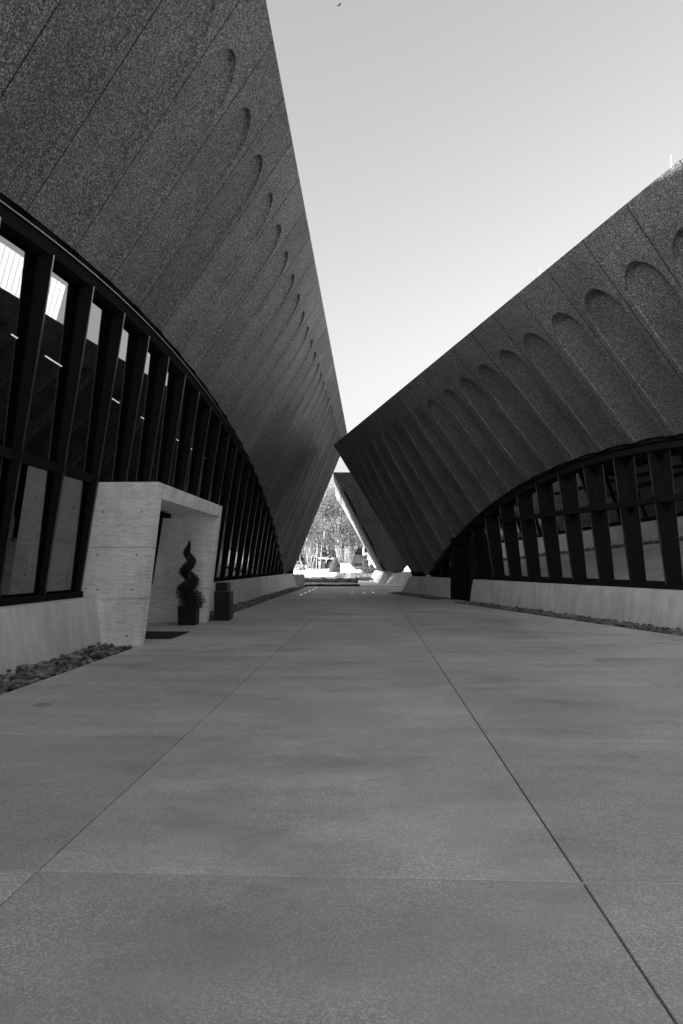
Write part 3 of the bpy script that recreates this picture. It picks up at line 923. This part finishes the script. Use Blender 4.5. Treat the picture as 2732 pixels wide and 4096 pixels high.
# ---- big trees
def oak(x, y, h, rx, ry, label, seed, leaf, nleaf, moss=0, lean=0.0, lsz=(.25, .5), z0=.38, name='oak_tree', cat='tree'):
    rs = random.Random(seed); g = zg(y)
    t = thing(name, (x, y, g), label, cat, None)
    limbs = []; ends = []
    zf = h*.30
    top = Vector((x+lean*zf, y, g+zf))
    limbs.append(tube([(x, y, g-.1), (x+lean*zf*.4, y, g+zf*.5), top], [.55*h/15, .42*h/15, .36*h/15], 8, False))
    clumps = []
    nl = 11
    for i in range(nl):
        f = 2*math.pi*i/nl+rs.uniform(-.25, .25)
        el = rs.uniform(.15, 1.3)
        tip = Vector((x+lean*zf*1.5+rx*.8*math.cos(f)*math.cos(el)*1.1, y+ry*.8*math.sin(f)*math.cos(el), g+zf+(h-zf)*.85*math.sin(el)))
        mid = top.lerp(tip, .5)+Vector((rs.gauss(0, .5), rs.gauss(0, .5), .9))
        limbs.append(tube([top, top.lerp(mid, .6)+Vector((0, 0, .3)), mid, tip], [.24*h/15, .19*h/15, .13*h/15, .04*h/15], 6, False))
        for k in range(4):
            e2 = mid.lerp(tip, rs.random())+Vector((rs.gauss(0, rx*.16), rs.gauss(0, ry*.16), rs.gauss(.6, h*.05)))
            limbs.append(tube([mid.lerp(tip, rs.random()*.5), e2], [.08*h/15, .02*h/15], 4, False))
            clumps.append(e2)
        clumps.append(tip)
    mesh_obj('trunk', limbs[0], M_BARK, t, smooth=True)
    mesh_obj('limbs', join(*limbs[1:]), M_BARK, t, smooth=True)
    cz = g+zf+(h-zf)*.45
    for i in range(60):
        a = Vector((rs.gauss(0, 1), rs.gauss(0, 1), rs.gauss(0, .9))).normalized()
        clumps.append(Vector((x+lean*zf*1.5+a.x*rx*.86, y+a.y*ry*.86, cz+a.z*(h-zf)*(.52 if a.z > 0 else .42))))
    V, Fc = [], []
    for i in range(nleaf):
        c = rs.choice(clumps)
        r = rx*.125
        p = c+Vector((rs.gauss(0, r), rs.gauss(0, r), rs.gauss(0, r*.62)))
        if p.z < g+h*.2: p.z = g+h*.2+rs.random()
        leafquad(V, Fc, p, rs.uniform(*lsz), rs, asp=.7)
    mesh_obj('crown', (V, Fc), leaf, t)
    if moss:
        V, Fc = [], []
        for i in range(moss):
            c = rs.choice(clumps)
            p = c+Vector((rs.gauss(0, rx*.22), rs.gauss(0, ry*.22), rs.gauss(-.6, .6)))
            if p.z > g+h*.72: continue
            L = rs.uniform(.6, 1.9); wv = rs.uniform(.04, .11); b = len(V); f = rs.uniform(0, 3.14)
            dx, dy = math.cos(f)*wv, math.sin(f)*wv
            p.z = max(p.z, g+2.6+L*.8)
            V += [(p.x-dx, p.y-dy, p.z), (p.x+dx, p.y+dy, p.z), (p.x+dx*.8, p.y+dy*.8, p.z-L*.5), (p.x-dx*.8, p.y-dy*.8, p.z-L*.5), (p.x+rs.gauss(0, .1), p.y, p.z-L)]
            Fc += [(b, b+1, b+2, b+3), (b+3, b+2, b+4)]
        mesh_obj('hanging_moss', (V, Fc), M_MOSS, t, kind='stuff')
    return t
oak(-.2, 128, 15.6, 8.2, 7.0, 'tall spreading live oak hung with moss behind the white sign wall', 21, M_LEAF, 34000, moss=170, lean=-.15, lsz=(.13, .3))
oak(-13, 146, 12.0, 7.5, 6, 'moss-hung live oak standing behind the parked cars', 22, M_LEAF, 15000, moss=70, lsz=(.15, .32))
oak(11, 150, 13.0, 7.5, 6, 'live oak rising behind the white house', 23, M_LEAF, 14000, moss=80, lsz=(.15, .32))
for i, (x, y, h, lab) in enumerate(((-22, 172, 11, 'dense dark tree in the far row, leftmost beyond the cars'), (-8.5, 176, 9.5, 'dense dark tree in the far row behind the bungalow'), (3.5, 170, 9.0, 'dense dark tree in the far row behind the black car'), (14, 176, 11, 'dense dark tree in the far row beyond the white house'))):
    oak(x, y, h, 7.5, 4, lab, 31+i, M_LEAFD, 7000, lsz=(.4, .8), name='background_tree')

def bush(x0, x1, y0, y1, h, label, seed, n, boxy=False, m=M_HEDGE, name='hedge', cat='hedge', sz=(.08, .17), z00=0.0):
    rs = random.Random(seed); y = (y0+y1)/2; g = zg(y)+z00
    t = thing(name, ((x0+x1)/2, y, g), label, cat)
    V, Fc = [], []
    for i in range(n):
        if boxy:
            p = [rs.uniform(x0, x1), rs.uniform(y0, y1), g+h*rs.random()]
            k = rs.randrange(3)
            if k == 0: p[0] = rs.choice((x0, x1))+rs.gauss(0, .03)
            elif k == 1: p[1] = y0+rs.gauss(0, .03)
            else: p[2] = g+h+rs.gauss(0, .03)
        else:
            a = Vector((rs.gauss(0, 1), rs.gauss(0, 1), abs(rs.gauss(0, 1)))).normalized()*rs.uniform(.8, 1.02)
            wob = 1+.12*math.sin(a.x*5+seed)*math.sin(a.z*6)
            p = [(x0+x1)/2+a.x*(x1-x0)/2*wob, y+a.y*(y1-y0)/2*wob, g+.05+a.z*h*wob]
        leafquad(V, Fc, p, rs.uniform(*sz), rs, asp=.7)
    mesh_obj('foliage', (V, Fc), m, t)
    # dark twiggy heart so the leaves stand before something solid
    sx, sy = (x1-x0)/2*.86, (y1-y0)/2*.86; cx = (x0+x1)/2
    if boxy: hv = bevel_box(cx-sx, cx+sx, y-sy, y+sy, g, g+h*.93, .05)
    else:
        hv = ([], [])
        pr = [(0, .85), (.35, 1), (.65, .82), (.85, .5), (.95, .12)]
        for z, r in pr:
            hv[0].extend([(cx+sx*r*math.cos(2*math.pi*k/10)*.95, y+sy*r*math.sin(2*math.pi*k/10)*.95, g+h*.93*z) for k in range(10)])
        for i in range(len(pr)-1):
            for k in range(10): hv[1].append((i*10+k, i*10+(k+1) % 10, i*10+10+(k+1) % 10, i*10+10+k))
        hv[1].append(tuple(range(40, 50)))
    mesh_obj('twigs', hv, M_SOIL, t)
    return t
bush(-2.15, -.1, 113.4, 115.6, 2.35, 'big rounded shrub left of the white sign wall', 41, 4200, name='shrub', cat='shrub')
bush(3.75, 4.65, 118, 119.2, 2.1, 'tall squarely clipped hedge block beside the white house', 42, 2600, True)
bush(3.4, 4.95, 104, 105, .78, 'low clipped hedge below the tall hedge block', 43, 2400, True)
bush(5.05, 6.6, 104.3, 105.3, .78, 'low clipped hedge at the foot of the open canopy pavilion', 44, 2400, True)
bush(-11.2, -9.2, 126, 128, 1.2, 'pale shrub in front of the grey parked car', 45, 1600, name='shrub', cat='shrub')
bush(-5.2, -3.4, 165, 167, 1.7, 'pale shrub at the far edge of the driveway', 46, 1800, name='shrub', cat='shrub', m=M_LEAF)
bush(-7.4, -5.5, 164, 166.5, 2.1, 'dark shrub at the far edge of the driveway', 47, 1800, name='shrub', cat='shrub')
bush(4.5, 6.0, 121, 122, 1.3, 'loose shrub against the white house wall', 48, 1800, name='shrub', cat='shrub')

# ---- sign wall
gy = zg(112)
sw = thing('sign_wall', (1.5, 112, gy), 'white sign wall with tall pier and sloping shoulder on the lawn', 'sign')
prof = [(-.15, -.1), (-.15, 1.5), (1.25, 1.5), (2.35, .45), (3.25, .45), (3.25, -.1)]
V = [(x, 112, gy+z) for x, z in prof]+[(x, 112.4, gy+z) for x, z in prof]
nn = len(prof)
mesh_obj('wall_body', (V, [tuple(range(nn-1, -1, -1)), tuple(range(nn, 2*nn))]+[(i, (i+1) % nn, nn+(i+1) % nn, nn+i) for i in range(nn)]), M_WHITE, sw)
mesh_obj('coping', box(-.22, 1.28, 111.95, 112.45, gy+1.502, gy+1.56), M_WHITE, sw)
let = []
for k, x in enumerate((2.53, 2.61, 2.69, 2.77, 2.9, 2.98, 3.06, 3.14)):
    for a, b, c, d in (((0, .02, 0, .09), (.02, .06, .035, .055), (.04, .06, 0, .09)) if k % 2 else ((0, .06, .07, .09), (0, .02, 0, .07), (.02, .055, 0, .02))):
        let.append(box(x+a, x+b, 111.985, 111.998, gy+.21+c, gy+.21+d))
mesh_obj('lettering', join(*let), M_BLACK, sw)

# ---- white house
gh = zg(132)
hs = thing('house', (9, 136, gh), 'white two-storey house with a glazed upper bay over dark parking', 'house')
mesh_obj('wall', box(5.25, 20, 131, 142, gh-.1, gh+6.2), M_WHITE, hs)
up = mesh_obj('upper_bay', box(4.35, 5.245, 131.4, 141, gh+3.0, gh+6.0), M_WHITE, hs)
mesh_obj('window', box(4.45, 5.15, 131.36, 131.398, gh+3.55, gh+5.8), M_CARG, up)
mesh_obj('soffit', box(4.3, 5.24, 131.3, 141, gh+2.9, gh+2.99), M_ROOF, up)
mesh_obj('column', box(5.02, 5.22, 131.5, 131.7, gh-.05, gh+2.89), M_WHITE, hs)
rf = mesh_obj('roof', ([(4.0, 130.5, gh+6.2), (20.5, 130.5, gh+6.2), (20.5, 142.5, gh+6.2), (4.0, 142.5, gh+6.2), (8.5, 136.5, gh+8.3), (16.5, 136.5, gh+8.3)], [(3, 2, 1, 0), (0, 1, 5, 4), (1, 2, 5), (2, 3, 4, 5), (3, 0, 4)]), M_ROOF, hs)
mesh_obj('chimney', box(11, 11.6, 137, 137.6, gh+7.4, gh+9), M_WHITE, rf)
for k in range(3):
    wdw = mesh_obj('window', box(7.5+k*3.5, 8.7+k*3.5, 130.95, 130.998, gh+1.1, gh+2.6), M_CARG, hs)
    mesh_obj('sill', box(7.4+k*3.5, 8.8+k*3.5, 130.9, 130.998, gh+1.0, gh+1.09), M_WHITE, wdw)
mesh_obj('carport_shade_wall', box(-.2, 5.2, 139, 139.3, gh-.1, gh+3.2), M_INT, hs)  # near-black sheet standing in for the shade under the trees and carport
# ---- far bungalow
gb = zg(190)
bg_ = thing('bungalow', (-4.5, 192, gb), 'low bungalow with a pale porch roof far behind the driveway', 'house')
mesh_obj('wall', box(-12, 3, 190, 198, gb-.1, gb+2.9), M_INT, bg_)
mesh_obj('roof', ([(-12.8, 188.8, gb+2.9), (3.8, 188.8, gb+2.9), (3.8, 199, gb+2.9), (-12.8, 199, gb+2.9), (-10, 194, gb+4.3), (1, 194, gb+4.3)], [(3, 2, 1, 0), (0, 1, 5, 4), (1, 2, 5), (2, 3, 4, 5), (3, 0, 4)]), M_ROOF, bg_)
mesh_obj('porch_fascia', box(-6.5, -2.0, 188.6, 188.79, gb+2.5, gb+2.95), M_WHITE, bg_)
for k in range(3): mesh_obj('porch_post', box(-6.3+k*2.0, -6.15+k*2.0, 188.6, 188.75, gb, gb+2.49), M_WHITE, bg_)
# ---- far tree trunks standing in the light
for i, (x, y) in enumerate(((-10.1, 152), (-9.3, 153.5), (-5.9, 160), (-5.0, 161))):
    g = zg(y); lab = ('pale straight palm trunk rising behind the grey car roof', 'second pale palm trunk behind the grey car roof', 'pale leaning trunk at the far end of the driveway', 'thin pale trunk beside the dark shrub at the driveway end')[i]
    t = thing('palm_tree', (x, y, g), lab, 'tree')
    h = 6.0+i*.4
    mesh_obj('trunk', tube([(x, y, g-.05), (x+.1*(i-1), y, g+h*.5), (x+.25*(i-1), y, g+h)], [.11, .09, .07], 8), M_MYRTLE, t, smooth=True)
    V, Fc = [], []
    for k in range(12):
        f = k*2*math.pi/12; b = len(V)
        o = Vector((x+.25*(i-1), y, g+h)); d = Vector((math.cos(f), math.sin(f), 0)); sd = Vector((-d.y, d.x, 0))
        for j in range(5):
            r = j*.42; c = o+d*r+Vector((0, 0, .5*r-.36*r*r)); wv = .22*math.sin(math.pi*(j+.35)/4.6)
            V += [tuple(c-sd*wv), tuple(c+sd*wv)]
        for j in range(4): Fc.append((b+2*j, b+2*j+1, b+2*j+3, b+2*j+2))
    mesh_obj('crown', (V, Fc), M_HEDGE, t)

# ---- cars
def car(name, x, y, rz, L, W, H, paint, label, suv=True):
    g = zg(y)+.022
    t = thing(name, (x, y, g), label, 'car', 'parked cars')
    lo = [(-L/2, .45), (-L/2+.05, .95*H/1.8), (-L/2+.95, 1.08*H/1.8), (L/2-.12, 1.12*H/1.8), (L/2, .9*H/1.8), (L/2, .45), (L/2-.25, .30), (-L/2+.2, .30)]
    if suv: gr = [(-L/2+1.0, 1.06*H/1.8), (-L/2+1.75, 1.72*H/1.8), (-L/2+2.2, H*.985), (L/2-.75, H), (L/2-.45, 1.72*H/1.8), (L/2-.14, 1.1*H/1.8)]
    else: gr = [(-L/2+1.1, 1.06*H/1.8), (-L/2+1.9, 1.68*H/1.8), (-L/2+2.3, H*.99), (L/2-1.6, H), (L/2-1.1, 1.68*H/1.8), (L/2-.5, 1.1*H/1.8)]
    Mx = Matrix.Translation(Vector((x, y, g))) @ Matrix.Rotation(rz, 4, 'Z')
    def ext(prof, ws):
        n = len(prof); V = []
        for sg in (-1, 1):
            for (px, pz), wv in zip(prof, ws): V.append(tuple(Mx @ Vector((px, sg*wv, pz))))
        return V, [tuple(range(n)), tuple(range(2*n-1, n-1, -1))]+[(i, n+i, n+(i+1) % n, (i+1) % n) for i in range(n)]
    mesh_obj('body', ext(lo, [W/2*.95, W/2*.97, W/2, W/2, W/2*.97, W/2*.95, W/2*.9, W/2*.9]), paint, t)
    cab = mesh_obj('cabin', ext(gr, [W/2*.95, W/2*.84, W/2*.79, W/2*.79, W/2*.84, W/2*.95]), paint, t)
    z0, z1 = 1.14*H/1.8, 1.64*H/1.8
    xs = [-L/2+1.75, -L/2+2.55, -L/2+3.45, L/2-.55 if suv else L/2-1.15]
    for sg in (-1, 1):
        for k in range(3):
            q = [(xs[k]+.05+(-.35 if k == 0 else 0), sg*W/2*.955, z0), (xs[k+1]-.05+(.12 if k == 2 else 0), sg*W/2*.955, z0), (xs[k+1]-.05-(.06 if k == 2 else 0), sg*W/2*.868, z1), (xs[k]+.05, sg*W/2*.868, z1)]
            mesh_obj('side_window', ([tuple(Mx @ Vector(v)) for v in q], [(0, 1, 2, 3)]), M_CARG, cab)
    q = [(L/2-.135, -W*.4, z0), (L/2-.135, W*.4, z0), (L/2-.40, W*.36, z1), (L/2-.40, -W*.36, z1)] if suv else [(L/2-.5, -W*.4, z0), (L/2-.5, W*.4, z0), (L/2-1.05, W*.36, z1), (L/2-1.05, -W*.36, z1)]
    mesh_obj('rear_window', ([tuple(Mx @ (Vector(v)+Vector((.03, 0, 0)))) for v in q], [(0, 1, 2, 3)]), M_CARG, cab)
    for sg in (-1, 1):
        mesh_obj('tail_light', ([tuple(Mx @ Vector(v)) for v in box(L/2-.06, L/2+.015, sg*W*.46-.07, sg*W*.46+.07, .8*H/1.8, 1.05*H/1.8)[0]], box(0, 1, 0, 1, 0, 1)[1]), plain('tail_lens', .25, .2) if 'tail_lens' not in bpy.data.materials else bpy.data.materials['tail_lens'], t)
    r = .37
    for wx in (-L/2+.92, L/2-.98):
        for sg in (-1, 1):
            c = Vector((wx, sg*(W/2-.10), r))
            def cyl(rad, y0, y1, n=16):
                V = [tuple(Mx @ (c+Vector((rad*math.cos(2*math.pi*k/n), sg*yy, rad*math.sin(2*math.pi*k/n))))) for yy in (y0, y1) for k in range(n)]
                return V, [tuple(range(n)), tuple(range(2*n-1, n-1, -1))]+[(k, (k+1) % n, n+(k+1) % n, n+k) for k in range(n)]
            wh = mesh_obj('wheel', cyl(r, -.1, .11), M_TYRE, t)
            sp = [cyl(.07, .112, .125, 8)]
            for k in range(6):
                f = k*math.pi/3; V = []
                for yy in (.113, .122):
                    for (a, b) in ((.04, -.035), (.24, -.05), (.24, .05), (.04, .035)):
                        V.append(tuple(Mx @ (c+Vector((a*math.cos(f)-b*math.sin(f), sg*yy, a*math.sin(f)+b*math.cos(f))))))
                sp.append((V, box(0, 1, 0, 1, 0, 1)[1][:0]+[(0, 1, 2, 3), (7, 6, 5, 4), (0, 4, 5, 1), (1, 5, 6, 2), (2, 6, 7, 3), (3, 7, 4, 0)]))
            mesh_obj('rim', join(*sp), M_CAR2, wh)
    return t
car('parked_car', -10.0, 140, R(-8), 4.7, 1.9, 1.82, M_CAR1, 'grey off-road car parked at the left of the driveway')
car('parked_car', -9.5, 145, R(-8), 4.8, 1.85, 1.55, M_CAR2, 'silver saloon car parked behind the grey off-road car', suv=False)
car('parked_car', 3.4, 128.5, R(75), 4.7, 1.85, 1.6, M_CAR3, 'black car parked below the upper bay of the white house', suv=False)

# ---- scattered dead leaves and grit on the paving
rs = random.Random(77); V, Fc = [], []
for i in range(70):
    y = 2.4+18*rs.random()**1.5; x = rs.uniform(-4.2, 6.0)
    if inB((x, y)) < .1 or x < -4.3+.0443*y: continue
    a = rs.uniform(0, 6.28); L = rs.uniform(.004, .013); w = L*rs.uniform(.25, .5); b = len(V)
    for dx, dy, dz in ((-L, 0, .001), (0, -w, .004), (L, 0, .008), (0, w, .003)):
        V.append((x+dx*math.cos(a)-dy*math.sin(a), y+dx*math.sin(a)+dy*math.cos(a), dz))
    Fc.append((b, b+1, b+2, b+3))
tag(mesh_obj('leaf_litter', (V, Fc), plain('dead_leaf', .06, .8), kind='stuff'), 'scattered dead leaf bits lying on the plaza paving', 'leaf litter')
